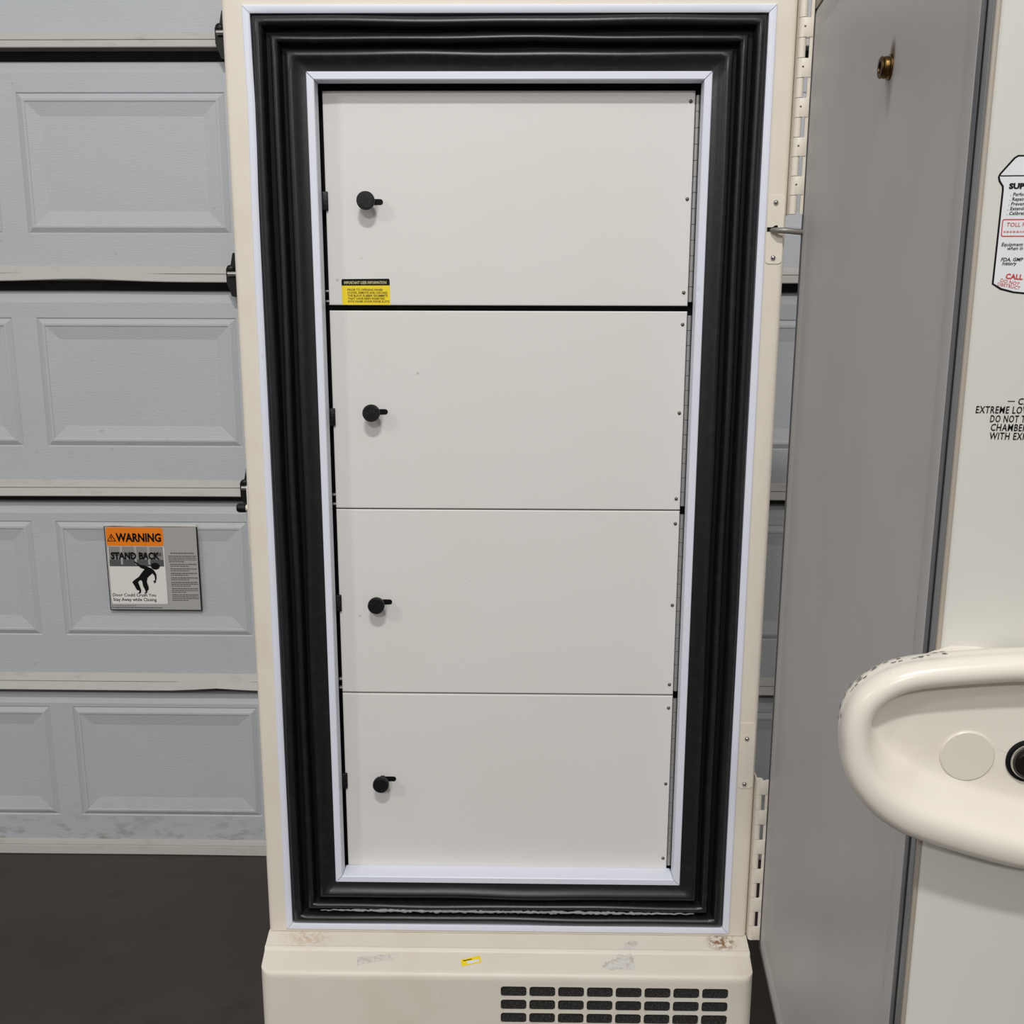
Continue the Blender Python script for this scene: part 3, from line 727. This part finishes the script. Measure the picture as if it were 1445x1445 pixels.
eprint('decal_call_print', [('CALL', .0262, 1.5385, .0056, dict(rot=-.06, bold=.03)), ('DO NOT', .0222, 1.5362, .0038, dict(rot=-.22)), ('OBSTRUCT', .0202, 1.5334, .0036, dict(rot=-.2))], 'red', .0009)

# ------------------------------------------------------------------ warning sign on the garage door
ws = root('warning_sign', (-.957, GY-.002, .717), 'orange, white and grey warning sign taped to the grey garage door', 'sign')
SO = Vector((-1.0805, GY-.0075, .717)); SW, SH = .246, .2315
SX, SZ = Vector((1, 0, 0)), Vector((0, 0, 1))
def sp(name, pts, mat, lift, th=.0004, parent=ws): return link(name, plate(pts, th, SO+TOV*lift, SX, SZ, TOV), mat, parent)
px = lambda x, y: ((x-70-(y-100)*(.094))/1172*SW, (1165-y-(x-70)*0.0)/1065*SH)
bd = sp('backing', [(0, 0), (SW, 0), (SW, SH), (0, SH)], 'ink', 0, .001)
sp('grey_field', [(.0025, .0025), (SW-.0025, .0025), (SW-.0025, SH-.0025), (.0025, SH-.0025)], 'signgrey', .0011)
sp('white_field', rrect(.0065, .018, .1560, .176, .004, 3), 'signwhite', .0016)
sp('orange_heading', rrect(.0045, .1775, .1555, .2270, .006, 3), 'orange', .0016)
sp('picture_band', [(.0085, .1220), (.1530, .1220), (.1530, .1755), (.0085, .1755)], 'signmid', .0021)
sp('picture_floor', [(.0085, .1220), (.1530, .1220), (.1530, .1400), (.0085, .1400)], 'signdark', .0024)
for x in (.0395, .077, .112): sp('picture_post', [(x, .127), (x+.005, .127), (x+.006, .1755), (x-.001, .1755)], 'signgrey', .0027)
dark = [(x, .150) for x in (.0085, .046, .083, .118)]
for x, z in dark: sp('picture_pane', [(x+.007, .150), (x+.030, .150), (x+.030, .159), (x+.007, .159)], 'printgrey', .0026)
# falling figure
Q = lambda pts: [px(a, b) for a, b in pts]
fig = Q([(465, 540), (490, 548), (540, 585), (600, 592), (650, 612), (690, 628), (725, 660), (752, 705), (755, 760), (745, 790), (748, 815), (735, 800), (728, 825), (722, 798), (712, 790), (738, 775), (728, 720), (700, 690), (660, 725), (638, 750), (632, 800), (655, 860), (658, 895), (640, 912), (640, 935), (612, 950), (605, 940), (620, 925), (612, 900), (585, 850), (572, 790), (548, 775), (520, 800), (545, 860), (562, 905), (558, 940), (535, 948), (530, 938), (540, 922), (535, 905), (510, 905), (480, 855), (447, 803), (480, 770), (530, 735), (560, 690), (600, 640), (550, 622), (515, 590), (470, 555)])
sp('falling_figure', fig, 'ink', .0030)
c = px(735, 600); sp('figure_head', [(c[0]+.0118*math.cos(a*.2618), c[1]+.0092*math.sin(a*.2618)) for a in range(24)], 'ink', .0030)
sp('hazard_triangle', [(.0065, .1895), (.0305, .1895), (.0185, .2105)], 'ink', .0021)
sp('hazard_inside', [(.0102, .1915), (.0268, .1915), (.0185, .2062)], 'orange', .0026)
sp('hazard_mark', [(.0176, .1930), (.0194, .1930), (.0200, .2030), (.0170, .2030)], 'ink', .0031)
def sprint(name, lines, mat, lift): return link(name, text_mesh(lines, SO, SX, SZ, TOV, lift), mat, ws)
sprint('warning_print', [('WARNING', .0300, .1895, .0310, dict(width=.1200, bold=.04))], 'ink', .0024)
sprint('stand_back_print', [('STAND BACK', .0135, .1420, .0255, dict(width=.1300, bold=.045))], 'ink', .0034)
sprint('message_print', [('Door Could Crush You', .0105, .0390, .0118, dict(width=.1150, bold=.015)), ('Stay Away while Closing', .0105, .0262, .0118, dict(width=.1160, bold=.015))], 'ink', .0024)
MAT['tape'] = NT('clear_tape', (214, 212, 206), .15).m
sp('tape', ragged([(-.001, SH-.001), (SW+.001, SH-.001), (SW-.002, SH+.0065), (.002, SH+.0055)], .0008, 8, 9), 'tape', .0012)
# illegible small print: rows of tiny strokes
rs = random.Random(5); vs, fs = [], []
def stroke(x0, x1, z, h):
    x = x0
    while x < x1:
        L_ = min(rs.uniform(.002, .007), x1-x); b0 = len(vs)
        for a, b_ in ((x, z), (x+L_, z), (x+L_, z+h), (x, z+h)): vs.append(SO+SX*a+SZ*b_+TOV*.0022)
        fs.append((b0, b0+1, b0+2, b0+3)); x += L_+.0012
stroke(.172, .234, .1570, .0026)
z_ = .1490
for blk in (4, 2, 2, 2, 2, 3, 3, 4):
    for r_ in range(blk):
        stroke(.1665 if blk == 4 and z_ > .13 else .1695, .240 if r_ < blk-1 else .200+rs.uniform(0, .02), z_, .0021 if r_ else .0025); z_ -= .0049
    z_ -= .0026
stroke(.0055, .070, .0118, .0014); stroke(.0055, .140, .0062, .0026)
link('small_print', me('small_print', vs, fs, recalc=False), 'printgrey', ws)['kind'] = 'stuff'
